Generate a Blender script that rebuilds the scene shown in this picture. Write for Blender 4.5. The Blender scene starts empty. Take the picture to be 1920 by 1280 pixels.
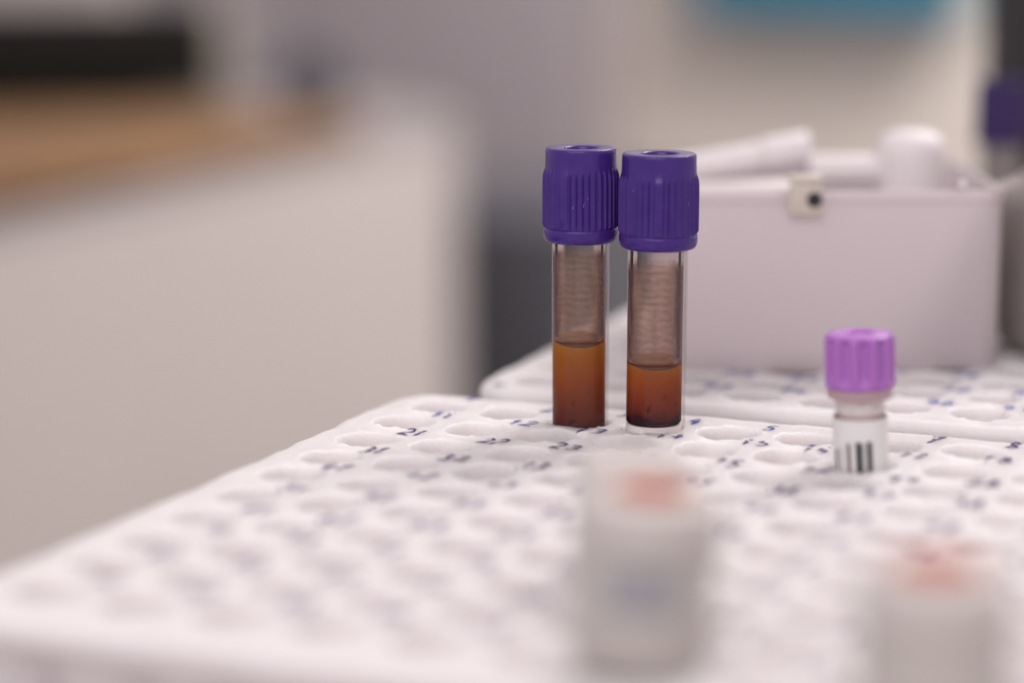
import bpy, math, random
from mathutils import Vector, noise

# ------------------------------------------------------------------ camera, world, lights, exposure
S = bpy.context.scene
C = S.collection
MM = 0.001

cam_data = bpy.data.cameras.new('camera')
cam = bpy.data.objects.new('camera', cam_data)
C.objects.link(cam)
YAW, PITCH, ROLL = -0.39508, 0.18155, -0.003
fw = Vector((math.sin(YAW)*math.cos(PITCH), math.cos(YAW)*math.cos(PITCH), -math.sin(PITCH)))
rt = Vector((math.cos(YAW), -math.sin(YAW), 0))
up = rt.cross(fw)
r2 = rt*math.cos(ROLL) + up*math.sin(ROLL)
u2 = up*math.cos(ROLL) - rt*math.sin(ROLL)
from mathutils import Matrix
M = Matrix((r2, u2, -fw)).transposed().to_4x4()
M.translation = Vector((246.464, -518.836, 116.487))*MM
cam.matrix_world = M
cam_data.sensor_width = 36
cam_data.lens = 4533.0*36/1920
cam_data.clip_start = 0.01
cam_data.clip_end = 50
cam_data.dof.use_dof = True
cam_data.dof.focus_distance = 0.534
cam_data.dof.aperture_fstop = 3.7
cam_data.dof.aperture_blades = 0
S.camera = cam

world = bpy.data.worlds.new('World')
S.world = world
world.use_nodes = True
bg = world.node_tree.nodes['Background']
bg.inputs[0].default_value = (1.0, 0.925, 0.935, 1)
bg.inputs[1].default_value = 0.62

def area(name, loc, target, sx, sy, power, col):
    d = bpy.data.lights.new(name, 'AREA')
    d.shape = 'RECTANGLE'; d.size = sx; d.size_y = sy; d.energy = power; d.color = col
    o = bpy.data.objects.new(name, d); C.objects.link(o)
    o.location = loc
    o.rotation_euler = (Vector(target)-Vector(loc)).to_track_quat('-Z', 'Y').to_euler()
    return o
area('added_lamp', (0.15, -1.05, 0.95), (0.08, 0, 0), 1.2, 0.8, 10.5, (1.0, 0.95, 0.97))  # unseen lamp added low on the near side to brighten the hole walls
area('added_lamp', (0.6, 1.75, 1.8), (-0.65, 2.2, -0.3), 1.4, 0.9, 76, (1.0, 0.96, 0.94))  # unseen lamp added to brighten the left counter and back wall

S.view_settings.view_transform = 'Standard'
S.view_settings.look = 'None'
S.view_settings.exposure = 0.0
S.view_settings.gamma = 1.0
S.view_settings.use_curve_mapping = False
S.render.engine = 'CYCLES'
S.cycles.use_denoising = True
S.cycles.max_bounces = 16
S.cycles.transmission_bounces = 14
S.cycles.transparent_max_bounces = 24
S.cycles.diffuse_bounces = 5
S.cycles.glossy_bounces = 5
S.cycles.sample_clamp_indirect = 6
S.cycles.blur_glossy = 0.5

# ------------------------------------------------------------------ helpers
def mat(name, col=(0.8,)*3, rough=0.5, spec=0.5, sss=0.0, rad=(1, .6, .6), scale=0.002, trans=0.0, ior=1.45,
        bump=None, vary=None, alpha=1.0, coat=0.0):
    m = bpy.data.materials.new(name); m.use_nodes = True
    nt = m.node_tree; b = nt.nodes['Principled BSDF']
    b.inputs['Base Color'].default_value = (*col, 1)
    b.inputs['Roughness'].default_value = rough
    b.inputs['Specular IOR Level'].default_value = spec
    b.inputs['Subsurface Weight'].default_value = sss
    b.inputs['Subsurface Radius'].default_value = rad
    b.inputs['Subsurface Scale'].default_value = scale
    b.inputs['Transmission Weight'].default_value = trans
    b.inputs['IOR'].default_value = ior
    b.inputs['Alpha'].default_value = alpha
    b.inputs['Coat Weight'].default_value = coat; b.inputs['Coat Roughness'].default_value = .1
    tc = nt.nodes.new('ShaderNodeTexCoord')
    if vary:   # (scale, colour2)
        n = nt.nodes.new('ShaderNodeTexNoise'); n.inputs['Scale'].default_value = vary[0]; n.inputs['Detail'].default_value = 5
        r = nt.nodes.new('ShaderNodeMix'); r.data_type = 'RGBA'
        r.inputs['A'].default_value = (*col, 1); r.inputs['B'].default_value = (*vary[1], 1)
        nt.links.new(tc.outputs['Object'], n.inputs['Vector'])
        cr = nt.nodes.new('ShaderNodeValToRGB'); cr.color_ramp.elements[0].position = .35; cr.color_ramp.elements[1].position = .68
        nt.links.new(n.outputs[0], cr.inputs[0]); nt.links.new(cr.outputs[0], r.inputs[0])
        nt.links.new(r.outputs['Result'], b.inputs['Base Color'])
    if bump:   # list of (scale, strength m)
        prev = None
        for sc, dist in bump:
            n = nt.nodes.new('ShaderNodeTexNoise'); n.inputs['Scale'].default_value = sc; n.inputs['Detail'].default_value = 6
            nt.links.new(tc.outputs['Object'], n.inputs['Vector'])
            bp = nt.nodes.new('ShaderNodeBump'); bp.inputs['Strength'].default_value = 1; bp.inputs['Distance'].default_value = dist
            nt.links.new(n.outputs[0], bp.inputs['Height'])
            if prev: nt.links.new(prev.outputs[0], bp.inputs['Normal'])
            prev = bp
        nt.links.new(prev.outputs[0], b.inputs['Normal'])
    return m

def mesh_obj(name, V, F, m, parent=None, smooth=True, unit=MM):
    me = bpy.data.meshes.new(name)
    me.from_pydata([tuple(c*unit for c in v) for v in V], [], F)
    me.validate()
    ms = m if isinstance(m, (list, tuple)) else [m]
    for x in ms: me.materials.append(x)
    if smooth:
        me.polygons.foreach_set('use_smooth', [True]*len(me.polygons))
    me.update()
    o = bpy.data.objects.new(name, me); C.objects.link(o)
    if parent: o.parent = parent
    return o

def sharp(o, deg=35):
    """normals: smooth with hard edges above an angle"""
    import bmesh
    bm = bmesh.new(); bm.from_mesh(o.data)
    bmesh.ops.recalc_face_normals(bm, faces=bm.faces)
    for e in bm.edges:
        if len(e.link_faces) == 2 and e.calc_face_angle(0) > math.radians(deg): e.smooth = False
    bm.to_mesh(o.data); bm.free()
    return o

def lathe(name, prof, m, parent=None, seg=96, rf=None, zf=None, deg=40, close=False):
    """prof: list of (r, z) in mm; rf(r,z,theta,i) may modify the radius; first/last r = 0 makes a cap"""
    V = []; F = []; idx = []
    for i, (r, z) in enumerate(prof):
        if r <= 1e-6:
            V.append((0, 0, z)); idx.append([len(V)-1]*seg)
        else:
            row = []
            for k in range(seg):
                t = 2*math.pi*k/seg
                rr = rf(r, z, t, i) if rf else r
                zz = zf(r, z, t, i) if zf else z
                V.append((rr*math.cos(t), rr*math.sin(t), zz)); row.append(len(V)-1)
            idx.append(row)
    rows = list(range(len(prof)-1))
    for i in rows:
        a, b = idx[i], idx[i+1]
        for k in range(seg):
            l = (k+1) % seg
            q = [a[k], a[l], b[l], b[k]]
            q2 = []
            for x in q:
                if x not in q2: q2.append(x)
            if len(q2) > 2: F.append(q2)
    if close:
        a, b = idx[-1], idx[0]
        for k in range(seg):
            l = (k+1) % seg; F.append([a[k], a[l], b[l], b[k]])
    o = mesh_obj(name, V, F, m, parent)
    return sharp(o, deg)

def box(name, x0, x1, y0, y1, z0, z1, m, parent=None, bev=0.0, seg=3):
    import bmesh
    bm = bmesh.new()
    bmesh.ops.create_cube(bm, size=1)
    for v in bm.verts:
        v.co = Vector(((x0 if v.co.x < 0 else x1), (y0 if v.co.y < 0 else y1), (z0 if v.co.z < 0 else z1)))*MM
    if bev:
        bmesh.ops.bevel(bm, geom=list(bm.edges), offset=bev*MM, segments=seg, profile=.5, affect='EDGES')
    me = bpy.data.meshes.new(name); bm.to_mesh(me); bm.free()
    me.materials.append(m)
    if bev: me.polygons.foreach_set('use_smooth', [True]*len(me.polygons))
    o = bpy.data.objects.new(name, me); C.objects.link(o)
    if parent: o.parent = parent
    if bev: sharp(o, 60)
    return o

def tag(o, label, cat, group=None):
    o['label'] = label; o['category'] = cat
    if group: o['group'] = group
    return o

def thing(name, label, cat, loc, rot=(0, 0, 0), group=None):
    o = bpy.data.objects.new(name, None); C.objects.link(o)
    o.empty_display_size = 0.01
    o.location = Vector(loc)*MM; o.rotation_euler = rot
    return tag(o, label, cat, group)

def fn(x, y, s, seed=0.0):
    return noise.noise(Vector((x/s+seed, y/s-seed*.7, seed*1.3)))

# ------------------------------------------------------------------ materials
m_rack = mat('white_rack_plastic', (0.655, 0.617, 0.625), 0.42, 0.45, sss=1.0, rad=(1, .97, .96), scale=0.015,
             bump=[(800, 0.00022), (260, 0.0003)], vary=(120, (0.64, 0.60, 0.605)))
m_ink_blue = mat('blue_ink', (0.028, 0.05, 0.24), 0.5, 0.3)
m_ink_violet = mat('violet_ink', (0.045, 0.022, 0.12), 0.5, 0.3)
m_ink_faded = mat('faded_violet_ink', (0.12, 0.085, 0.21), 0.5, 0.3)
m_ink_pale = mat('pale_blue_ink', (0.13, 0.16, 0.40), 0.5, 0.3)
m_cap = mat('dark_purple_plastic', (0.043, 0.015, 0.165), 0.3, 0.28, sss=0.06, coat=0.22, vary=(260, (0.057, 0.020, 0.19)), rad=(.7, .5, 1), scale=0.0015,
            bump=[(3000, 0.00001)])
m_cap_light = mat('light_purple_plastic', (0.39, 0.15, 0.48), 0.36, 0.4, sss=0.3, rad=(1, .5, 1), scale=0.0015)
m_label = mat('white_paper_label', (0.74, 0.725, 0.73), 0.5, 0.35)
m_black = mat('black_print', (0.012, 0.012, 0.014), 0.5, 0.3)
m_brown = mat('faded_brown_print', (0.12, 0.075, 0.05), 0.5, 0.3)
m_vialcap = mat('dull_white_cap', (0.55, 0.51, 0.49), 0.4, 0.4, sss=0.2, scale=0.002)
m_whitecap = mat('white_cap_plastic', (0.74, 0.69, 0.70), 0.4, 0.4, sss=0.2, scale=0.002)
m_greycap = mat('frosted_grey_plastic', (0.50, 0.46, 0.45), 0.4, 0.4, sss=0.15, scale=0.002)
m_red = mat('red_stopper_rubber', (0.36, 0.065, 0.022), 0.9, 0.05)

def schlick(nt, lo=.035, hi=.75):
    lw = nt.nodes.new('ShaderNodeLayerWeight'); lw.inputs[0].default_value = .5
    pw = nt.nodes.new('ShaderNodeMath'); pw.operation = 'POWER'; pw.inputs[1].default_value = 5
    mr = nt.nodes.new('ShaderNodeMapRange'); mr.inputs['To Min'].default_value = lo; mr.inputs['To Max'].default_value = hi
    nt.links.new(lw.outputs['Facing'], pw.inputs[0]); nt.links.new(pw.outputs[0], mr.inputs['Value'])
    return mr
def clear_plastic(name, tint=(0.96, 0.95, 0.95), haze=0.015, hazecol=(0.8, 0.78, 0.78), ior=1.46):
    """thin clear plastic wall: lets light through, reflects by Fresnel, carries a slight haze"""
    m = bpy.data.materials.new(name); m.use_nodes = True
    nt = m.node_tree; nt.nodes.clear()
    out = nt.nodes.new('ShaderNodeOutputMaterial')
    tr = nt.nodes.new('ShaderNodeBsdfTransparent'); tr.inputs[0].default_value = (*tint, 1)
    df = nt.nodes.new('ShaderNodeBsdfDiffuse'); df.inputs[0].default_value = (*hazecol, 1)
    tl = nt.nodes.new('ShaderNodeBsdfTranslucent'); tl.inputs[0].default_value = (*hazecol, 1)
    dm = nt.nodes.new('ShaderNodeMixShader'); dm.inputs[0].default_value = .5
    gl = nt.nodes.new('ShaderNodeBsdfGlossy'); gl.inputs['Roughness'].default_value = .06
    fr = schlick(nt, .010, .75)
    m1 = nt.nodes.new('ShaderNodeMixShader'); m1.inputs[0].default_value = haze
    m2 = nt.nodes.new('ShaderNodeMixShader')
    L = nt.links.new
    L(df.outputs[0], dm.inputs[1]); L(tl.outputs[0], dm.inputs[2])
    L(tr.outputs[0], m1.inputs[1]); L(dm.outputs[0], m1.inputs[2])
    L(fr.outputs[0], m2.inputs[0]); L(m1.outputs[0], m2.inputs[1]); L(gl.outputs[0], m2.inputs[2])
    L(m2.outputs[0], out.inputs[0])
    return m
m_clear = clear_plastic('clear_tube_plastic')
m_frost = clear_plastic('frosted_tube_plastic', (0.80, 0.78, 0.78), 0.35, (0.6, 0.57, 0.56))

def liner_mat(name, ztop, seed):
    """clear inner wall smeared with a mauve blood residue up to a ragged line; fine horizontal rings"""
    m = bpy.data.materials.new(name); m.use_nodes = True
    nt = m.node_tree; nt.nodes.clear(); N = nt.nodes.new; L = nt.links.new
    out = N('ShaderNodeOutputMaterial')
    tc = N('ShaderNodeTexCoord'); sp = N('ShaderNodeSeparateXYZ'); L(tc.outputs['Object'], sp.inputs[0])
    # ragged top line
    no = N('ShaderNodeTexNoise'); no.inputs['Scale'].default_value = 260; no.inputs['Detail'].default_value = 3
    mp = N('ShaderNodeMapping'); mp.inputs['Scale'].default_value = (1, 1, .25); mp.inputs['Location'].default_value = (seed, 0, 0)
    L(tc.outputs['Object'], mp.inputs[0]); L(mp.outputs[0], no.inputs['Vector'])
    ma = N('ShaderNodeMath'); ma.operation = 'MULTIPLY_ADD'; ma.inputs[1].default_value = 0.004; L(no.outputs[0], ma.inputs[0]); L(sp.outputs['Z'], ma.inputs[2])
    mr = N('ShaderNodeMapRange'); mr.inputs['From Min'].default_value = (ztop+.0012); mr.inputs['From Max'].default_value = (ztop+.0028)
    mr.inputs['To Min'].default_value = 1; mr.inputs['To Max'].default_value = 0
    L(ma.outputs[0], mr.inputs['Value'])
    # streaks
    st = N('ShaderNodeTexNoise'); st.inputs['Scale'].default_value = 900; st.inputs['Detail'].default_value = 4
    mp2 = N('ShaderNodeMapping'); mp2.inputs['Scale'].default_value = (1, 1, .06); mp2.inputs['Location'].default_value = (0, seed, 0)
    L(tc.outputs['Object'], mp2.inputs[0]); L(mp2.outputs[0], st.inputs['Vector'])
    # rings
    wv = N('ShaderNodeTexWave'); wv.bands_direction = 'Z'; wv.inputs['Scale'].default_value = 190; wv.inputs['Distortion'].default_value = 8.0
    wv.inputs['Detail'].default_value = 3; wv.inputs['Detail Scale'].default_value = 1.6
    L(tc.outputs['Object'], wv.inputs['Vector'])
    # tint of the residue
    c1 = N('ShaderNodeMix'); c1.data_type = 'RGBA'; c1.inputs['A'].default_value = (0.92, 0.83, 0.80, 1); c1.inputs['B'].default_value = (0.98, 0.95, 0.93, 1)
    cr = N('ShaderNodeMapRange'); cr.inputs['From Min'].default_value = .3; cr.inputs['From Max'].default_value = .7; L(st.outputs[0], cr.inputs['Value'])
    L(cr.outputs[0], c1.inputs[0])
    c2 = N('ShaderNodeMix'); c2.data_type = 'RGBA'; c2.blend_type = 'MULTIPLY'; c2.inputs['B'].default_value = (0.88, 0.86, 0.85, 1)
    wr = N('ShaderNodeMapRange'); wr.inputs['From Min'].default_value = .45; wr.inputs['From Max'].default_value = .95; wr.inputs['To Max'].default_value = .9
    L(wv.outputs[0], wr.inputs['Value']); L(wr.outputs[0], c2.inputs[0]); L(c1.outputs['Result'], c2.inputs['A'])
    c3 = N('ShaderNodeMix'); c3.data_type = 'RGBA'; c3.inputs['A'].default_value = (0.96, 0.94, 0.94, 1)
    L(mr.outputs[0], c3.inputs[0]); L(c2.outputs['Result'], c3.inputs['B'])
    tr = N('ShaderNodeBsdfRefraction'); tr.inputs['IOR'].default_value = 1.12; tr.inputs['Roughness'].default_value = .1
    L(c3.outputs['Result'], tr.inputs[0])
    df = N('ShaderNodeBsdfDiffuse'); tl = N('ShaderNodeBsdfTranslucent')
    lw = N('ShaderNodeLayerWeight'); lw.inputs[0].default_value = .5
    blot = N('ShaderNodeTexNoise'); blot.inputs['Scale'].default_value = 420; blot.inputs['Detail'].default_value = 5; L(mp.outputs[0], blot.inputs['Vector'])
    ed = N('ShaderNodeMath'); ed.operation = 'MULTIPLY_ADD'; ed.inputs[1].default_value = 1.1; L(blot.outputs[0], ed.inputs[0]); L(lw.outputs['Facing'], ed.inputs[2])
    er = N('ShaderNodeMapRange'); er.inputs['From Min'].default_value = .66; er.inputs['From Max'].default_value = 1.12; L(ed.outputs[0], er.inputs['Value'])
    dc = N('ShaderNodeMix'); dc.data_type = 'RGBA'; dc.inputs['A'].default_value = (0.66, 0.50, 0.41, 1); dc.inputs['B'].default_value = (0.19, 0.095, 0.105, 1)
    L(er.outputs[0], dc.inputs[0])
    for d in (df, tl): L(dc.outputs['Result'], d.inputs[0])
    dm = N('ShaderNodeMixShader'); dm.inputs[0].default_value = .55; L(df.outputs[0], dm.inputs[1]); L(tl.outputs[0], dm.inputs[2])
    fa = N('ShaderNodeMath'); fa.operation = 'MULTIPLY'; fa.inputs[1].default_value = .33; L(mr.outputs[0], fa.inputs[0])
    lr = N('ShaderNodeMapRange'); lr.inputs['From Min'].default_value = .05; lr.inputs['From Max'].default_value = .75
    lr.inputs['To Min'].default_value = .17; lr.inputs['To Max'].default_value = .72; L(lw.outputs['Facing'], lr.inputs['Value'])
    L(lr.outputs[0], fa.inputs[1])
    m1 = N('ShaderNodeMixShader'); L(fa.outputs[0], m1.inputs[0]); L(tr.outputs[0], m1.inputs[1]); L(dm.outputs[0], m1.inputs[2])
    gl = N('ShaderNodeBsdfGlossy'); gl.inputs['Roughness'].default_value = .12
    fr = schlick(nt, .02, .5)
    m2 = N('ShaderNodeMixShader'); L(fr.outputs[0], m2.inputs[0]); L(m1.outputs[0], m2.inputs[1]); L(gl.outputs[0], m2.inputs[2])
    L(m2.outputs[0], out.inputs[0])
    return m

def liquid_mat(name, z0, z1, ramp):
    """settled blood: amber plasma above, red-brown then dark cells below"""
    m = bpy.data.materials.new(name); m.use_nodes = True
    nt = m.node_tree; nt.nodes.clear(); N = nt.nodes.new; L = nt.links.new
    out = N('ShaderNodeOutputMaterial')
    tc = N('ShaderNodeTexCoord'); sp = N('ShaderNodeSeparateXYZ'); L(tc.outputs['Object'], sp.inputs[0])
    no = N('ShaderNodeTexNoise'); no.inputs['Scale'].default_value = 170; no.inputs['Detail'].default_value = 5
    L(tc.outputs['Object'], no.inputs['Vector'])
    ma = N('ShaderNodeMath'); ma.operation = 'MULTIPLY_ADD'; ma.inputs[1].default_value = .006; L(no.outputs[0], ma.inputs[0]); L(sp.outputs['Z'], ma.inputs[2])
    mr = N('ShaderNodeMapRange'); mr.inputs['From Min'].default_value = z0+.003; mr.inputs['From Max'].default_value = z1+.003
    L(ma.outputs[0], mr.inputs['Value'])
    cr = N('ShaderNodeValToRGB'); e = cr.color_ramp.elements
    while len(e) < len(ramp): e.new(.5)
    for k, (p, c) in enumerate(ramp): e[k].position = p; e[k].color = (*c, 1)
    L(mr.outputs[0], cr.inputs[0])
    # clots
    cl = N('ShaderNodeTexNoise'); cl.inputs['Scale'].default_value = 520; cl.inputs['Detail'].default_value = 2; L(tc.outputs['Object'], cl.inputs['Vector'])
    clr = N('ShaderNodeMapRange'); clr.inputs['From Min'].default_value = .61; clr.inputs['From Max'].default_value = .68; L(cl.outputs[0], clr.inputs['Value'])
    low = N('ShaderNodeMapRange'); low.inputs['From Min'].default_value = .55; low.inputs['From Max'].default_value = .15; L(mr.outputs[0], low.inputs['Value'])
    cm = N('ShaderNodeMath'); cm.operation = 'MULTIPLY'; L(clr.outputs[0], cm.inputs[0]); L(low.outputs[0], cm.inputs[1])
    mx = N('ShaderNodeMix'); mx.data_type = 'RGBA'; mx.inputs['B'].default_value = (.035, .008, .012, 1)
    L(cm.outputs[0], mx.inputs[0]); L(cr.outputs[0], mx.inputs['A'])
    rf = N('ShaderNodeBsdfRefraction'); rf.inputs['IOR'].default_value = 1.33; rf.inputs['Roughness'].default_value = .25
    ga = N('ShaderNodeGamma'); ga.inputs[1].default_value = .62; L(mx.outputs['Result'], ga.inputs[0]); L(ga.outputs[0], rf.inputs[0])
    df = N('ShaderNodeBsdfDiffuse'); tl = N('ShaderNodeBsdfTranslucent')
    L(mx.outputs['Result'], df.inputs[0]); L(mx.outputs['Result'], tl.inputs[0])
    dm = N('ShaderNodeMixShader'); dm.inputs[0].default_value = .5; L(df.outputs[0], dm.inputs[1]); L(tl.outputs[0], dm.inputs[2])
    m1 = N('ShaderNodeMixShader'); m1.inputs[0].default_value = .86; L(rf.outputs[0], m1.inputs[1]); L(dm.outputs[0], m1.inputs[2])
    L(m1.outputs[0], out.inputs[0])
    return m

# ------------------------------------------------------------------ room behind (all far out of focus)
m_wall = mat('beige_wall_paint', (0.76, 0.68, 0.615), 0.8, 0.2, vary=(1.2, (0.71, 0.63, 0.57)))
m_floor = mat('grey_vinyl_floor', (0.20, 0.19, 0.19), 0.5, 0.4, vary=(3, (0.17, 0.16, 0.16)))
m_mauve = mat('grey_laminate', (0.35, 0.305, 0.325), 0.6, 0.3)
m_cabinet = mat('off_white_laminate', (0.50, 0.445, 0.43), 0.5, 0.3, vary=(2, (0.46, 0.41, 0.395)))
m_top = mat('grey_worktop', (0.27, 0.245, 0.245), 0.5, 0.3)
m_slate = mat('slate_grey_metal', (0.075, 0.075, 0.09), 0.5, 0.4)
m_wood = mat('orange_brown_wood', (0.24, 0.14, 0.075), 0.7, 0.1, vary=(9, (0.15, 0.085, 0.048)))
m_darkplastic = mat('black_plastic', (0.009, 0.008, 0.007), 0.6, 0.2)
m_teal = mat('teal_plastic', (0.02, 0.20, 0.31), 0.5, 0.3)
m_bench = mat('pale_bench_laminate', (0.5, 0.45, 0.44), 0.4, 0.3, vary=(20, (0.47, 0.42, 0.41)))
m_cream = mat('cream_plastic', (0.57, 0.51, 0.45), 0.5, 0.3)
m_post = mat('charcoal_metal', (0.03, 0.03, 0.034), 0.55, 0.3)

def struct(o):
    o['kind'] = 'structure'; return o
struct(box('floor', -4000, 3000, -2500, 4200, -950, -900, m_floor))
wall = struct(box('wall', -4000, 3000, 3000, 3100, -900, 1800, m_wall))

# slate cupboard in the gap, mauve locker behind it
sl = thing('storage_cupboard', 'dark slate grey metal cupboard standing low behind the purple capped tubes', 'cupboard', (-700, 1990, -900))
box('body', -195, 62, -200, 200, 80, 690, m_slate, sl, 6)
box('plinth', -180, 50, -180, 190, 0, 79, m_darkplastic, sl)
box('door', -190, -68, -206, -201, 90, 682, m_slate, sl, 2)
box('door', -64, 57, -206, -201, 90, 682, m_slate, sl, 2)
lk = thing('locker', 'tall mauve grey laminate locker standing against the beige wall', 'locker', (-1440, 2960, -900))
box('body', -620, 395, -110, 38, 60, 1900, m_mauve, lk, 8)
box('plinth', -600, 380, -95, 38, 0, 59, m_slate, lk)
box('door', -615, -112, -116, -111, 70, 1890, m_mauve, lk, 2)
box('door', -108, 390, -116, -111, 70, 1890, m_mauve, lk, 2)

# teal box high on the wall
tb = thing('wall_dispenser', 'teal blue dispenser box mounted high on the beige wall', 'dispenser', (-690, 3000, 0))
box('housing', -203, 193, -110, -2, -52, 260, m_teal, tb, 12)
box('lid', -201, 191, -112, -4, 262, 290, m_teal, tb, 6)

# counter on the left: rounded far corner
def counter():
    t = thing('cabinet', 'long off white laminate counter cabinet with a rounded end on the left', 'cabinet', (-632, 1000, -900))
    def outline(inset, z):
        x1, y1, r = 0-inset, 722-inset, 330
        pts = [(-700, -1000), (x1, -1000)]
        for k in range(13):
            a = math.pi/2*k/12
            pts.append((x1-r+r*math.cos(a), y1-r+r*math.sin(a)))
        pts.append((-700, y1))
        return [(x, y, z) for x, y in pts]
    def prism(name, rings, m):
        V = []; F = []; n = len(rings[0])
        for R in rings: V += R
        for i in range(len(rings)-1):
            for k in range(n):
                l = (k+1) % n; F.append([i*n+k, i*n+l, (i+1)*n+l, (i+1)*n+k])
        F.append(list(range(n))[::-1]); F.append([(len(rings)-1)*n+k for k in range(n)])
        return sharp(mesh_obj(name, V, F, m, t), 40)
    prism('body', [outline(1.5, 70), outline(1.5, 806)], m_cabinet)
    prism('plinth', [outline(40, 0), outline(40, 69)], m_slate)
    prism('worktop', [outline(1, 806.5), outline(0, 807.5), outline(0, 812), outline(2, 814)], m_top)
    return t
counter()
tag(box('wooden_board', -1250, -660, 380, 1325, -84, -64, m_wood, None, 4), 'orange brown wooden board lying on the off white counter', 'board')
dv = thing('computer_monitor', 'black box shaped computer screen standing on the left counter', 'monitor', (-1020, 1560, -900+814))
# stands on the worktop's back part
dv.location = Vector((-900, 1307, -63.5))*MM; dv.rotation_euler = (0, 0, math.radians(30))
box('casing', -380, 98, -25, 25, 9, 90, m_darkplastic, dv, 6)
box('foot', -280, 40, -25, 30, 0, 8, m_darkplastic, dv, 3)
lp = thing('paper_tray', 'pale letter tray standing behind the black screen on the counter', 'tray', (-1020, 1500, -86), (0, 0, math.radians(24)))
box('tray', -300, 20, -40, 40, 0, 175, m_cabinet, lp, 8)
m_dullcan = mat('dull_beige_metal', (0.30, 0.26, 0.215), .6, .2)
cn = thing('canister', 'beige canister with rounded lid standing right of the black screen', 'canister', (-900, 1460, -86))
lathe('body', [(0, 0), (36, 0), (38, 3), (38, 78), (34, 82), (0, 82)], m_dullcan, cn, 48)
lathe('lid', [(0, 110), (20, 108), (36, 98), (40, 84), (0, 82.5)], m_dullcan, cn, 48)
lb = thing('roll', 'small charcoal roll lying at the end of the counter beside the canister', 'roll', (-800, 1500, -86+33), (math.pi/2, 0, math.radians(30)))
lathe('wrap', [(8, -26), (31, -26), (33, -24), (33, 24), (31, 26), (8, 26)], m_slate, lb, 40, close=True)

# bench the racks stand on
bn = struct(box('bench', 6, 900, -900, 560, -115, -75, m_bench, None, 4))

# ------------------------------------------------------------------ tube racks
HOLES = {(1, 1): (19.4, -17.9), (1, 2): (36.86, -17.91), (1, 3): (55.36, -20.6), (1, 4): (72.6, -20.5), (1, 5): (89.87, -19.64), (1, 6): (107.44, -19.49), (2, 1): (17.98, -34.14), (2, 3): (54.26, -37.39), (3, 1): (18.41, -53.49), (3, 2): (36.39, -54.73), (3, 3): (54.37, -55.72), (4, 1): (18.82, -72.15), (5, 1): (18.14, -88.56), (5, 2): (35.97, -90.83), (4, 3): (53.89, -72.67), (2, 7): (125.03, -37.3)}
NUMS = {(1, 1): (23.01, -6.6), (1, 4): (79.46, -11.35), (1, 5): (97.04, -10.9), (1, 7): (133.39, -9.64), (1, 8): (150.11, -7.43), (2, 1): (24.5, -25.36), (2, 2): (44.38, -27.21), (2, 3): (61.17, -28.2), (2, 5): (98.96, -27.39), (2, 7): (133.39, -25.6), (2, 8): (150.38, -23.03), (3, 1): (24.69, -43.44), (3, 2): (44.72, -45.78), (3, 3): (61.68, -45.14), (3, 5): (97.58, -45.82), (3, 6): (116.63, -45.93), (3, 7): (135.56, -47.83), (3, 8): (151.55, -44.82), (4, 1): (24.8, -63.25), (4, 2): (43.47, -63.86), (4, 3): (61.49, -64.49), (4, 6): (115.78, -64.51), (4, 7): (133.85, -62.89), (4, 8): (152.28, -62.38), (5, 1): (24.05, -80.05), (5, 2): (43.4, -80.42), (5, 3): (61.31, -80.64), (6, 1): (24.63, -100.24), (6, 2): (43.46, -100.68)}

def warp(x, y, pts):
    sx = sy = 0; sw = 0.35
    for (r, c), (hx, hy) in pts.items():
        gx, gy = c*18, -r*18
        w = math.exp(-((x-gx)**2+(y-gy)**2)/(2*7.0**2))
        sx += w*(hx-gx); sy += w*(hy-gy); sw += w
    return x+sx/sw, y+sy/sw

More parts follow.
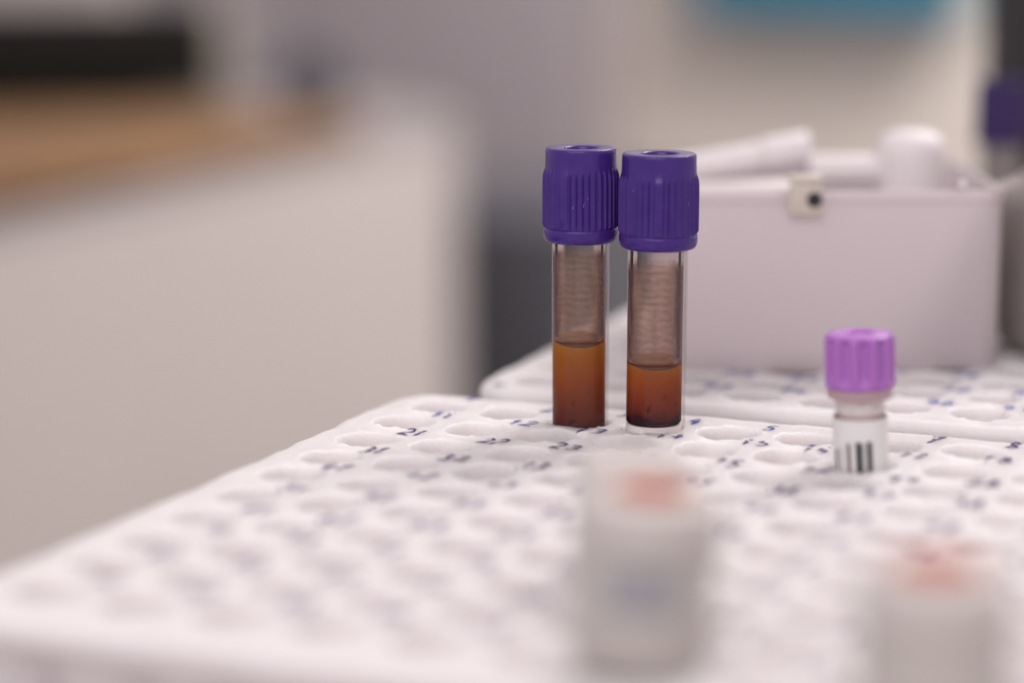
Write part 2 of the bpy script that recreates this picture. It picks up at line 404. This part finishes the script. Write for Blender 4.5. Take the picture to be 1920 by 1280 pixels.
def make_rack(name, label, ox, oy, pts, seed, x0, x1, y0, y1, deeps=()):
    """origin ox, oy (mm) = corner of the hole grid; hole (r, c) sits at (18c, -18r) from it"""
    t = thing(name, label, 'rack', (ox, oy, -75))
    H = 75.0
    def zf(x, y):
        return 0.45*fn(x, y, 21, seed)+0.30*fn(x, y, 7, seed+3)+0.10*fn(x, y, 2.2, seed+9)
    V = []; F = []; cache = {}
    def vert(x, y, z):
        k = (round(x, 4), round(y, 4), round(z, 4))
        if k not in cache: cache[k] = len(V); V.append(k)
        return cache[k]
    n = 12   # per side
    def top(x, y, dz=0.0):
        wx, wy = warp(x, y, pts)
        return vert(wx, wy, H+zf(wx, wy)+dz)
    for r in range(1, 11):
        for c in range(1, 11):
            cx, cy = c*18.0, -r*18.0
            hx, hy = warp(cx, cy, pts)
            sq = []
            for k in range(n): sq.append((cx-9+18*k/n, cy-9))
            for k in range(n): sq.append((cx+9, cy-9+18*k/n))
            for k in range(n): sq.append((cx+9-18*k/n, cy+9))
            for k in range(n): sq.append((cx-9, cy+9-18*k/n))
            rings = []
            ph = seed*7+r*3.1+c*1.7
            deep = (r, c) in deeps  # holes without tubes get a shallow floor, added to bounce light inside
            for dr, dz in ((2.0, None), (1.25, 0.0), (0.75, 0.08), (0.3, 0.05), (0.08, -0.12), (0.0, -0.45), (-0.05, -1.6), (-0.1, -4), (-0.15, -7.5 if not deep else -12), (-.2, -8.5 if not deep else -60)):
                ring = []
                for (sx, sy) in sq:
                    a = math.atan2(sy-cy, sx-cx)
                    wob = 0.30*noise.noise(Vector((math.cos(a)*1.1+ph, math.sin(a)*1.1, ph)))+0.28*noise.noise(Vector((math.cos(a)*3.5+ph, math.sin(a)*3.5, ph+5)))*(1 if dz is None or dz > -3 else .2)
                    if dz is None:
                        ring.append(top(sx, sy)); continue
                    R = 6.9+dr+wob*(1 if dz > -3 else .35)
                    x, y = hx+R*math.cos(a), hy+R*math.sin(a)
                    lip = 0.0
                    if -1 < dz: lip = 0.65*max(0, noise.noise(Vector((x/1.3, y/1.3, seed+2))))+0.15*noise.noise(Vector((x/4., y/4., seed+6)))
                    ring.append(vert(x, y, H+(zf(x, y) if dz > -2 else 0)+dz+lip))
                rings.append(ring)
            for a_, b_ in zip(rings, rings[1:]):
                for k in range(4*n):
                    l = (k+1) % (4*n)
                    F.append([a_[k], a_[l], b_[l], b_[k]])
            F.append(rings[-1])
    # outer band, fillet and side
    gx0, gx1, gy0, gy1 = 9.0, 189.0, -189.0, -9.0
    loop = []
    m_ = 10*n
    for k in range(m_): loop.append((gx0+180*k/m_, gy0))
    for k in range(m_): loop.append((gx1, gy0+180*k/m_))
    for k in range(m_): loop.append((gx1-180*k/m_, gy1))
    for k in range(m_): loop.append((gx0, gy1-180*k/m_))
    mx, my = (x0+x1)/2, (y0+y1)/2
    def outl(px, py, inset):
        hw, hh, rad = (x1-x0)/2-inset, (y1-y0)/2-inset, 13-inset
        # nearest point of the rounded rectangle in the direction of the point's offset
        dx, dy = px-mx, py-my
        s = max(abs(dx)/hw, abs(dy)/hh); qx, qy = dx/s, dy/s
        ax, ay = abs(qx)-(hw-rad), abs(qy)-(hh-rad)
        if ax > 0 and ay > 0:
            l = math.hypot(ax, ay); ax, ay = ax/l*rad, ay/l*rad
            qx = math.copysign(hw-rad+ax, qx); qy = math.copysign(hh-rad+ay, qy)
        return mx+qx, my+qy
    prev = [top(x, y) for x, y in loop]
    for inset, dz in ((4.0, 0.12), (2.6, 0.0), (1.4, -0.35), (0.6, -1.0), (0.15, -2.0), (0.0, -3.4), (0.6, -4.6), (3.2, -5.6), (3.4, -20), (3.4, -H+1.2), (4.1, -H+0.1)):
        ring = []
        for x, y in loop:
            px, py = outl(x, y, inset)
            wx, wy = (px, py)
            e = 0.45*fn(px, py, 16, seed+4) + 0.15*fn(px, py, 4, seed+8)
            wx += e; wy += e*.8
            ring.append(vert(wx, wy, H+dz+(zf(wx, wy) if dz > -1.5 else (zf(wx, wy)*.5 if dz > -4 else 0))))
        for k in range(len(loop)):
            l = (k+1) % len(loop); F.append([prev[k], prev[l], ring[l], ring[k]])
        prev = ring
    F.append(prev[::-1])
    o = mesh_obj('block', V, F, m_rack, t)
    sharp(o, 55)
    # ribs down the long sides
    for k in range(9):
        x = 27+18*k
        box('side_rib', x-2.4, x+2.4, y0+.8, y0+3.1, 2, 66, m_rib, t, .5)
    return t, zf

DIG = {'0': [[(.5, 1), (.2, .85), (.1, .5), (.2, .15), (.5, 0), (.8, .15), (.9, .5), (.8, .85), (.5, 1)]],
       '1': [[(.1, .62), (.62, 1), (.5, .5), (.42, 0)]],
       '2': [[(.12, .8), (.4, 1), (.75, .9), (.78, .68), (.45, .35), (.08, .05), (.45, .1), (.95, 0)]],
       '3': [[(.15, .9), (.5, 1), (.8, .85), (.7, .62), (.4, .53), (.75, .45), (.85, .22), (.55, 0), (.1, .08)]],
       '4': [[(.5, 1), (.1, .38), (.9, .42)], [(.75, .72), (.6, 0)]],
       '5': [[(.95, 1), (.35, .97), (.25, .6), (.65, .6), (.85, .35), (.6, .02), (.1, .06)]],
       '6': [[(.75, 1), (.35, .7), (.12, .3), (.35, 0), (.75, .1), (.8, .38), (.5, .5), (.18, .3)]],
       '7': [[(.08, .95), (.5, .97), (.92, 1), (.6, .5), (.35, 0)], [(.3, .5), (.85, .55)]],
       '8': [[(.55, .52), (.2, .75), (.5, 1), (.8, .78), (.5, .52), (.15, .25), (.45, 0), (.82, .22), (.55, .52)]],
       '9': [[(.8, .75), (.5, .5), (.15, .7), (.4, 1), (.8, .85), (.75, .4), (.4, 0)]]}
rnd = random.Random(5)
def write_number(parent, zf, text, cx, cy, m, H=75.0, cw=2.9, ch=5.6):
    V = []; F = []
    x = cx-(len(text)*cw+(len(text)-1)*.75)/2
    skew = rnd.uniform(.05, .35); rot = rnd.uniform(-.10, .06); cr, sr = math.cos(rot), math.sin(rot)
    for chx in text:
        w = cw*(.62 if chx == '1' else 1)*rnd.uniform(.9, 1.15); h = ch*rnd.uniform(.85, 1.12); oy = rnd.uniform(-.3, .3)
        for stroke in DIG[chx]:
            pts = []
            st = [(a+rnd.uniform(-.05, .05), b+rnd.uniform(-.04, .04)) for a, b in stroke]
            for (a, b), (c, d) in zip(st, st[1:]):
                for q in range(4):
                    u = q/4; pts.append((a+(c-a)*u, b+(d-b)*u))
            pts.append(st[-1])
            P = []
            for a, b in pts:
                lx, ly = x-cx+a*w+skew*b*1.6, (b-.5)*h+oy
                P.append((cx+lx*cr-ly*sr, cy+lx*sr+ly*cr))
            base = len(V)
            for i, (px, py) in enumerate(P):
                q0 = P[max(0, i-1)]; q1 = P[min(len(P)-1, i+1)]
                dx, dy = q1[0]-q0[0], q1[1]-q0[1]; l = math.hypot(dx, dy) or 1
                wd = (.38+.12*math.sin(i*1.3+px))*(.6 if i in (0, len(P)-1) else 1)
                for s in (-1, 1):
                    vx, vy = px-dy/l*wd*s, py+dx/l*wd*s
                    V.append((vx, vy, H+zf(vx, vy)+0.13))
            for i in range(len(P)-1):
                F.append([base+2*i, base+2*i+1, base+2*i+3, base+2*i+2])
        x += (cw*(.75 if chx == '1' else 1)+.75)
    return mesh_obj('hole_number', V, F, m, parent)

m_rib = mat('rack_side_rib', (0.52, 0.47, 0.49), 0.5, 0.4)
rack, zfa = make_rack('tube_rack', 'white rack in front with numbered holes, holding the purple capped blood tubes', 0, 0, HOLES, 1.7, 3.6, 197, -198, -2.6, {(1, 3), (1, 4), (2, 7)})
for r in range(1, 11):
    for c in range(1, 10):
        k = (r, c); n = (r-1)*10+c
        x, y = NUMS.get(k, (c*18+7.6+rnd.uniform(-.8, .8), -r*18+8.6+rnd.uniform(-.8, .8)))
        if r == 2 and c == 6: x -= 2.2
        write_number(rack, zfa, str(n), x, y, m_ink_blue if n in (1, 2, 3, 4, 5, 11, 12) else (m_ink_violet if r < 5 else m_ink_faded))
rack2, zfb = make_rack('tube_rack', 'white rack behind with blurred blue hole numbers and an open box standing on it', 8.0, 200.0, {}, 6.1, 3.6, 197, -193.5, -2.6)
rack2.rotation_euler = (0, 0, math.radians(0.9))
for r in range(6, 11):
    for c in range(1, 10):
        write_number(rack2, zfb, str((r-1)*10+c), c*18+6.6+rnd.uniform(-.8, .8), -r*18+9+rnd.uniform(-.8, .8), m_ink_pale, cw=3.2, ch=5.8)

# ------------------------------------------------------------------ the two blood tubes
m_plug = mat('white_tube_base', (0.72, 0.67, 0.66), 0.45, 0.4, sss=.2)
ribs = 38
def big_cap(parent, wide, seed, z0=41.2):
    seg = ribs*10
    prof = [(6.75, 0.3), (7.3, 0.0), (7.95, 0.25), (8.35, 0.9), (8.48, 1.7), (8.5, 2.7), (8.44, 3.0), (8.22, 3.15)]
    zs = [3.3, 4, 6, 8, 10, 12, 13, 14, 14.6, 15.1, 15.6, 16.0, 16.4, 16.9]
    for z in zs:
        u = max(0, (z-13)/3.9); prof.append((8.27-.20*u*u*(3-2*u), z))
    prof += [(8.02, 18.5), (8.0, 20.0), (7.97, 20.45), (7.85, 20.75), (7.6, 20.92), (7.2, 20.95), (4.6, 20.9), (4.1, 20.8), (3.85, 20.5), (3.8, 19.5), (3.75, 17.8), (0, 17.6)]
    def rf(r, z, t, i):
        if 3.3 <= z <= 16.9 and r > 8.05:
            env = min(1, (z-3.2)/.5)*min(1, max(0, (16.6-z)/1.6))
            ph = (t*ribs/(2*math.pi)) % 1
            d = min(ph, 1-ph)
            b = math.exp(-(d/.115)**2)
            # one broad rib
            dt = (t-wide+math.pi) % (2*math.pi)-math.pi
            wr = abs(dt)*8.3
            if wr < 1.15: b = 1.0 if wr < .75 else max(b*.0, 1-(wr-.75)/.4)
            elif wr < 1.35: b = 0
            return r+.42*b*env
        return r
    o = lathe('cap', prof, m_cap, parent, seg, rf, deg=60)
    o.location.z = z0*MM
    return o

def blood_tube(label, base, tilt, off, level, filmtop, ramp, wide, seed, bottom=-38, plug=None, z0=41.2, sc=1.0):
    t = thing('blood_tube', label, 'test tube', (base[0], base[1], 0.0), tilt, 'purple capped blood tubes')
    t.scale = (sc, sc, 1)
    # outer clear wall: one closed shell with a round bottom
    prof = []
    for k in range(9):
        a = math.pi/2*k/8; prof.append((6.45*math.sin(a), bottom+6.45*(1-math.cos(a))))
    prof += [(6.48, -20), (6.5, 5), (6.5, 30), (6.5, z0+3), (6.3, z0+3.2), (6.22, z0+3), (6.22, 5), (6.2, -20)]
    for k in range(8, -1, -1):
        a = math.pi/2*k/8; prof.append((6.15*math.sin(a), bottom+.3+6.15*(1-math.cos(a))))
    lathe('tube_wall', prof, m_clear, t, 96)
    ox, oy = off
    zb = plug if plug is not None else bottom+8
    R = 6.02
    # stained inner wall with a cavity
    Ri = 4.9
    pr = [(0, level-.15), (3.0, level-.1), (4.2, level+.15), (4.75, level+.5), (Ri, level+1.0), (Ri, level+4), (Ri, 30), (Ri, z0+2),
          (R, z0+2), (R, 30), (R, level+4), (R, level+.25), (0, level-.55)]
    ln = lathe('stained_lining', pr, liner_mat('blood_stained_wall', filmtop*MM, seed), t, 96)
    ln.location = (ox*MM, oy*MM, 0)
    ln.data.materials.append(m_amber)
    for p_ in ln.data.polygons:
        if p_.center.z < (level+.75)*MM and (p_.center.x**2+p_.center.y**2)**.5 < (Ri+.02)*MM or p_.center.z < (level+.02)*MM: p_.material_index = 1
    lq = lathe('blood', [(0, zb), (R-.5, zb), (R, zb+.5), (R, level-8), (R, level-2), (R, level-.2), (R-.4, level-.35), (5.0, level-.62), (0, level-.75)][::1],
               liquid_mat('settled_blood', max(zb, -4)*MM, level*MM, ramp), t, 96)
    lq.location = (ox*MM, oy*MM, 0)
    # dark front arc, painted in for refraction at the liquid's surface
    def ribbon(name, pts, R_, m):
        """pts: (angle from the side facing out of the bench, z, half width)"""
        V = []; F = []
        for i, (da, z, w) in enumerate(pts):
            q0 = pts[max(0, i-1)]; q1 = pts[min(len(pts)-1, i+1)]
            dx, dz = (q1[0]-q0[0])*R_, q1[1]-q0[1]; l = math.hypot(dx, dz) or 1
            for s_ in (-1, 1):
                a_ = toward+da+(-dz/l*w*s_)/R_; V.append((R_*math.cos(a_), R_*math.sin(a_), z+dx/l*w*s_))
        for i in range(len(pts)-1): F.append([2*i, 2*i+1, 2*i+3, 2*i+2])
        o = mesh_obj(name, V, F, m, t); o.location = (ox*MM, oy*MM, 0); return o
    ribbon('painted_meniscus', [(-1.0+2.0*k/24, level-.15-.42*(1-(2*k/24-1)**2), .02+.26*(1-(2*k/24-1)**2)) for k in range(25)], R+.03, m_men)
    rw = random.Random(int(seed*7)+3)
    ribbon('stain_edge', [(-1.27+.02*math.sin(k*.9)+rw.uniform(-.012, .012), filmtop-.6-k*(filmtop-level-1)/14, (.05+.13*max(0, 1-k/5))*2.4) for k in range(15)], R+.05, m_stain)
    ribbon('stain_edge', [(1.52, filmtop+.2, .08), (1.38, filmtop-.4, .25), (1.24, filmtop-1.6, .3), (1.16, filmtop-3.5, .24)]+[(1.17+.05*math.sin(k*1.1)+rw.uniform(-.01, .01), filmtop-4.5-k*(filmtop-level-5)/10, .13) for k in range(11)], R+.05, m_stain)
    if plug is not None:
        pl = lathe('base_plug', [(0, zb-.1), (R-.3, zb-.1), (R, zb-.5), (R, bottom+9), (0, bottom+8)], m_plug, t, 64)
        pl.location = (ox*MM, oy*MM, 0)
    cp_ = big_cap(t, wide, seed, z0)
    rn = random.Random(int(seed*10))
    for k in range(5):
        da, z, w, h = rn.uniform(-1.0, 1.0), rn.uniform(4.5, 18.5), rn.uniform(.06, .14), rn.uniform(.12, .5)
        a_ = toward+da; R_ = 8.72 if z < 15 else 8.2
        V = [(R_*math.cos(a_+q[0]*w/R_), R_*math.sin(a_+q[0]*w/R_), z+q[1]*h) for q in ((-1, -1), (.2, -.8), (2.2, 1), (1.4, .9))]
        mesh_obj('scuff', V, [[0, 1, 2, 3]], m_scuff, cp_)
    return t
m_amber = mat('amber_plasma', (0.52, 0.24, 0.05), 0.2, 0.3, trans=.35, ior=1.2)
m_scuff = mat('pale_scuff', (.34, .26, .52), .6, .3)
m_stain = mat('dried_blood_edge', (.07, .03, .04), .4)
m_men = mat('meniscus_refraction_dark', (0.085, 0.04, 0.02), 0.3, 0.4)
rd = (rt.x, rt.y)    # picture-right direction in plan
toward = math.atan2(-fw.y, -fw.x)    # angle facing the viewer
ramp1 = [(0.0, (.05, .010, .014)), (.10, (.11, .022, .020)), (.34, (.25, .052, .030)), (.60, (.42, .105, .022)), (.85, (.53, .18, .020)), (1.0, (.60, .26, .032))]
ramp2 = [(0.0, (.030, .006, .012)), (.13, (.06, .010, .016)), (.27, (.28, .045, .020)), (.6, (.44, .090, .018)), (.85, (.52, .14, .018)), (1.0, (.56, .21, .030))]
blood_tube('taller blood tube with more amber liquid, left of the dark purple capped pair', (55.36, -20.6), (0, 0, 0), (-rd[0]*.35, -rd[1]*.35), 19.0, 38.6, ramp1, toward-.50, 1.0, sc=.985)
blood_tube('blood tube with less liquid and a clear strip, right of the dark purple capped pair', (73.2, -20.4), (0, math.radians(.4), 0), (-rd[0]*.45, -rd[1]*.45), 15.2, 36.8, ramp2, toward-.06, 4.0, plug=1.5, z0=40.6, sc=1.02)

# ------------------------------------------------------------------ small tube with light purple cap
st_ = thing('sample_tube', 'small tube with light purple cap and white barcode label, in the front rack', 'test tube', (124.5, -37.4, 0), (0, math.radians(-2.3), 0))
lathe('tube_wall', [(0, -30), (3, -29.6), (5.2, -27), (5.4, -20), (5.4, 18), (5.15, 18), (5.15, -20), (4.9, -26.6), (2.9, -29.2), (0, -29.6)], m_clear, st_, 64)
ins = lathe('inner_tube', [(0, 10.85), (4.6, 10.9), (4.85, 11.3), (4.9, 17.4), (0, 17.5)],
            mat('cream_inner_plastic', (.93, .86, .83), .5, .3, sss=.5, scale=.003), st_, 64)
lathe('residue', [(0, 10.2), (4.5, 10.2), (4.6, 10.4), (4.6, 10.75), (0, 10.75)], mat('pink_residue', (.85, .62, .58), .5), st_, 48)
lab = lathe('label', [(5.6, -14), (5.7, -14), (5.7, 10.4), (5.6, 10.4)], m_label, st_, 96, close=True)
def bars():
    V = []; F = []
    R = 5.5
    return V, F
def bar(u0, u1, z0, z1, m, lean=.25):
    V = []; F = []; n = 6; nz = 6
    R = 5.76
    for j in range(nz+1):
        z = z0+(z1-z0)*j/nz
        for i in range(n+1):
            u = u0+(u1-u0)*i/n - lean*(z-z0)/(z1-z0)
            a = toward+math.asin(max(-1, min(1, u/R)))
            V.append((R*math.cos(a), R*math.sin(a), z))
    for j in range(nz):
        for i in range(n):
            a = j*(n+1)+i; F.append([a, a+1, a+n+2, a+n+1])
    return mesh_obj('barcode_bar', V, F, m, lab)
for u0, u1, zt, mm_ in ((-5.25, -4.95, 4.0, m_brown), (-3.3, -2.65, 5.6, m_brown), (-1.6, -.4, 5.9, m_black), (-.15, .1, 5.6, m_black), (.65, 1.65, 6.0, m_black), (-4.4, -4.25, 4.6, m_brown), (1.9, 2.02, 5.8, m_brown)):
    bar(u0, u1, -3, zt, mm_)
def lrf(r, z, t, i):
    if r > 6.9 and 1.0 < z < 12.2:
        env = min(1, (z-1.0)/1.2)*min(1, (12.3-z)/1.0)
        ph = ((t-toward)*11/(2*math.pi)+0.0) % 1
        g = 1/(1+math.exp(-(abs(ph-.5)*2-.48)*20))
        return r-1.2*g*env
    return r
def fleck(parent, name, R, ang_, z, w, h, m, lean=0.0):
    V = []
    for du, dz in ((-w, -h*.4), (0, -h), (w, -h*.2), (w*.6, h), (-w*.5, h*.7)):
        a_ = ang_+(du+lean*dz)/R; V.append((R*math.cos(a_), R*math.sin(a_), z+dz))
    return mesh_obj(name, V, [[0, 1, 2, 3, 4]], m, parent)
m_fleck = mat('dried_speck', (.07, .03, .035), .5)
for da, z, w, h in ((-.06, 13.9, .38, .13), (.12, 14.8, .35, .1), (.5, 13.1, .22, .3), (-.5, 12.3, .15, .12)):
    fleck(st_, 'dried_speck', 5.43, toward+da, z, w, h, m_fleck)
lc = lathe('cap', [(5.4, .1), (6.2, 0), (6.9, .15), (7.2, .7), (7.28, 1.2), (7.32, 2), (7.34, 4), (7.34, 7), (7.32, 10), (7.28, 11), (7.2, 11.7), (6.95, 12.4), (6.4, 12.85), (5.5, 13.0), (3.4, 13.0), (3.0, 12.8), (2.85, 12.2), (0, 12.1)], m_cap_light, st_, 224, lrf, deg=60)
lc.location.z = 16.6*MM; lc.scale.z = .88
lathe('cap_skirt', [(5.6, 14.6), (6.5, 14.5), (6.75, 14.8), (6.8, 16.6), (5.6, 16.6)], mat('pale_pink_skirt', (.66, .48, .52), .35, .4, trans=.4), st_, 64, close=True)

# ------------------------------------------------------------------ foreground tubes (far out of focus)
m_body = mat('grey_vial_wall', (0.45, 0.415, 0.395), .35, .4, sss=.1, scale=.002)
m_patch = mat('blue_grey_label', (0.31, 0.30, 0.33), .5, .3)
def front_vial(label, base, r, h, caph, red, body, rot=(0, 0, 0), patch=False):
    t = thing('vial', label, 'vial', (base[0], base[1], .45), rot, 'blurred vials at the near end of the rack')
    zc = h-caph
    if body:
        lathe('body', [(0, .4), (r-3, 0), (r-1.2, .4), (r-.3, 1.4), (r, 3), (r, zc-.6), (r-.5, zc), (0, zc)], m_body, t, 64)
        if patch:
            V = []; F = []
            for j in range(2):
                for i in range(13):
                    a_ = toward+math.radians(-58+58*i/12); V.append(((r+.08)*math.cos(a_), (r+.08)*math.sin(a_), zc-9+7.5*j))
            for i in range(12): F.append([i, i+1, i+14, i+13])
            mesh_obj('label', V, F, m_patch, t)
    def crf(rr, z, tt, i):
        return rr+(.15*math.cos(tt*30) if (rr > r-.3 and i in (3, 4)) else 0)
    c = lathe('cap', [(0, .1), (r-1.5, .1), (r+.1, .5), (r+.3, 1.5), (r+.2, caph-1.8), (r-.3, caph-.5), (r-1.4, caph), (6.4, caph), (6.05, caph-.4), (6.0, caph-1.2), (0, caph-1.3)], m_vialcap, t, 180, crf, deg=60)
    c.location.z = zc*MM
    if red:
        lathe('stopper', [(0, h+.55), (4.6, h+.5), (5.8, h+.2), (5.9, h-1.1), (0, h-1.25)], m_red, t, 48)
    return t
front_vial('low white cap behind the nearer red centred vial, blurred', (108.3, -133.0), 9.3, 21.0, 20.0, False, True)
front_vial('pale vial with red centre near the middle of the front edge, blurred', (126.6, -181.3), 10.6, 27.5, 8.0, True, True, (0, math.radians(4), math.radians(22)), True)
front_vial('pale vial with red centre at the right front corner, blurred', (176.8, -200.2), 10.6, 25.6, 7.0, True, True)

# ------------------------------------------------------------------ open box on the rear rack
def open_box():
    ang = math.radians(22.6)
    # front face centre at depth 604 mm
    t = thing('storage_box', 'pale mauve open plastic box with clear lip standing on the rear rack', 'box', (93.6, 60.1, 0.3), (0, 0, ang))
    W0, W1, D, Hh, th = -45.5, 40.5, 76, 44.6, 1.6
    r = 7.0
    def ring(ins, z, flare=0):
        pts = []
        x0, x1, y0, y1 = W0+ins-flare, W1-ins+flare, ins-flare, D-ins+flare
        rr = max(.6, r-ins)
        for (cx, cy, a0) in ((x1-rr, y0+rr, -90), (x1-rr, y1-rr, 0), (x0+rr, y1-rr, 90), (x0+rr, y0+rr, 180)):
            for k in range(7):
                a = math.radians(a0+90*k/6); pts.append((cx+rr*math.cos(a), cy+rr*math.sin(a), z))
        return pts
    rings = [ring(.6, -.4), ring(.2, 0), ring(0, .6), ring(0, Hh-3), ring(-.8, Hh-2.4), ring(-.8, Hh-.3), ring(-.4, Hh), ring(1.4, Hh), ring(1.7, Hh-.4), ring(1.7, 3), ring(3, 1.8)]
    V = []; F = []; n = len(rings[0])
    for R_ in rings: V += R_
    for i in range(len(rings)-1):
        for k in range(n):
            l = (k+1) % n; F.append([i*n+k, i*n+l, (i+1)*n+l, (i+1)*n+k])
    F.append(list(range(n))[::-1]); F.append([(len(rings)-1)*n+k for k in range(n)])
    sharp(mesh_obj('shell', V, F, m_boxp, t), 50)
    # flared clear lip at the right end, sweeping upwards
    V = []; F = []
    for i in range(13):
        u = i/12; x = W1-4+u*16; z = Hh+.3+9*u*u
        for (y, dz) in ((2, 0), (2, -1.4), (14, -1.4), (14, 0)): V.append((x, y-1.5, z+dz))
    for i in range(12):
        for k in range(4):
            l = (k+1) % 4; F.append([i*4+k, i*4+l, i*4+4+l, i*4+4+k])
    F.append([0, 1, 2, 3]); F.append([51, 50, 49, 48])
    sharp(mesh_obj('lip', V, F, m_lip, t), 40)
    return t
m_boxp = mat('pale_mauve_plastic', (0.64, 0.59, 0.605), 0.5, 0.2)
m_lip = clear_plastic('clear_lip_plastic', (.9, .88, .88), .25, (.6, .55, .55))
bn_ = m_boxp.node_tree; pb = bn_.nodes['Principled BSDF']; ou = bn_.nodes['Material Output']
tlb = bn_.nodes.new('ShaderNodeBsdfTranslucent'); tlb.inputs[0].default_value = (.86, .80, .82, 1)
mxb = bn_.nodes.new('ShaderNodeMixShader'); mxb.inputs[0].default_value = .5
bn_.links.new(pb.outputs[0], mxb.inputs[1]); bn_.links.new(tlb.outputs[0], mxb.inputs[2]); bn_.links.new(mxb.outputs[0], ou.inputs[0])
open_box()
ang = math.radians(22.6)
def inbox(x, y, z):   # box coordinates -> mm world
    return (93.6+x*math.cos(ang)-y*math.sin(ang), 60.1+x*math.sin(ang)+y*math.cos(ang), z+.6)
v1 = thing('vial', 'white round topped vial standing upright in the open box', 'vial', inbox(25.5, 54, 1.9))
lathe('body', [(0, 0), (8, 0), (8.3, 1), (8.3, 34), (0, 34)], m_whitecap, v1, 48)
lathe('cap', [(0, 52.5), (4, 52.4), (7.5, 51.2), (9.2, 48.5), (9.4, 45), (9.4, 34.2), (0, 34.1)], m_whitecap, v1, 64)
v2 = thing('vial', 'white vial leaning to the left in the open box above the cream clip', 'vial', inbox(-4, 66, 33), (0, math.radians(82), math.radians(8)))
lathe('body', [(0, -42), (5, -42), (6.2, -40), (6.2, -4), (0, -4)], m_frostw, v2, 40) if False else None
m_frostw = mat('milky_plastic', (0.66, 0.60, 0.60), .4, .4, sss=.2)
lathe('body', [(0, -38), (3.6, -38), (4.4, -36), (4.6, -8), (0, -8)], m_whitecap, v2, 40)
lathe('cap', [(0, -7.8), (5.0, -7.8), (5.2, -6), (5.2, 4), (4.6, 5), (0, 5)], m_whitecap, v2, 48)
v2.location = Vector(inbox(-6, 58, 48))*MM; v2.rotation_euler = (0, math.radians(80), math.radians(22))
v3 = thing('vial', 'white vial lying flat between the clip and the round topped vial', 'vial', inbox(10, 54, 43.5), (0, math.radians(91), math.radians(22)))
lathe('body', [(0, -12), (3.8, -12), (4.4, -11), (4.4, 9), (4.0, 10), (0, 10)], m_whitecap, v3, 40)
v4 = thing('vial', 'milky vials bundle lying low at the left of the open box', 'vial', inbox(-24, 40, 37), (0, math.radians(88), math.radians(22)))
lathe('body', [(0, -18), (4.4, -18), (5.4, -16.5), (5.4, 19), (4.6, 20), (0, 20)], m_frostw, v4, 40)
v4['label'] = 'milky vial lying low at the left of the open box'
# cream clip hanging over the front wall
cp = thing('clip', 'cream plastic clip with a dark hole hooked over the front wall of the box', 'clip', inbox(-8.6, 0, 37))
cp.rotation_euler = (0, 0, ang)
box('front_tab', -5.0, 3.4, -2.6, -1.0, 1.5, 9.5, m_cream, cp, .7)
box('bridge', -5.0, 3.4, -2.6, 4.0, 9.6, 11.2, m_cream, cp, .6)
hb = lathe('hole', [(0, -.25), (1.7, -.25), (1.9, 0), (0, 0)], m_post, cp, 32)
hb.rotation_euler = (math.radians(90), 0, 0); hb.location = (1.3*MM, -2.75*MM, 5.6*MM)
sp_ = tag(lathe('rim_highlight', [(0, -1.1), (.6, -.9), (1.0, -.4), (1.1, 0), (1.0, .5), (.6, .95), (0, 1.1)], m_whitecap, None, 24), 'tiny glossy white ball added as the highlight on the front rim of the box', 'rim_highlight')  # small white ball added to draw the bright glint on the rim
sp_.location = Vector(inbox(29.6, .6, 45.9))*MM

# purple capped tube leaning at the right end of the box
m_capd = mat('deep_purple_plastic', (0.04, 0.024, 0.095), .5, .2)
pt = thing('blood_tube', 'purple capped tube standing out of focus at the far right behind the box', 'test tube', (96.5, 241, -75), (0, 0, 0))
lathe('tube_wall', [(0, 0), (5, 1), (6.4, 6), (6.5, 118), (6.2, 118), (6.1, 6), (0, 1.5)], m_frost, pt, 48)
pc = lathe('cap', [(6.6, 0), (8.2, .2), (8.5, 1.5), (8.3, 4), (8.2, 15), (8.0, 17), (8.0, 19), (7.6, 19.8), (4, 19.9), (3.6, 18), (0, 18)], m_capd, pt, 64)
pc.location.z = 115*MM

# dark post of an instrument at the right edge
po = thing('instrument', 'tall charcoal instrument column standing on the bench at the right edge', 'instrument', (95, 392, -75), (0, 0, ang))
box('base', -34, 60, -45, 45, 0, 14, m_post, po, 3)
box('column', -31, 40, -30, 30, 14.5, 330, m_post, po, 6)

m_smoke = mat('smoky_grey_plastic', (0.25, 0.225, 0.215), .45, .3, vary=(30, (0.31, 0.28, 0.265)))
jr = thing('stand_in_bottle', 'added grey container standing in for the shaded box side, cut by the right edge', 'stand_in_bottle', (144.5, 116.3, 0.5))  # grey container added where the box's shaded right side would show
lathe('body', [(0, 0), (20, 0), (22.5, 2), (23, 6), (23, 34), (21.5, 39), (17, 43), (10, 46), (9, 48), (0, 48)], m_smoke, jr, 64)
lathe('cap', [(0, 48.2), (10.5, 48.2), (11, 49), (11, 60), (10.3, 61), (0, 61)], m_post, jr, 64)
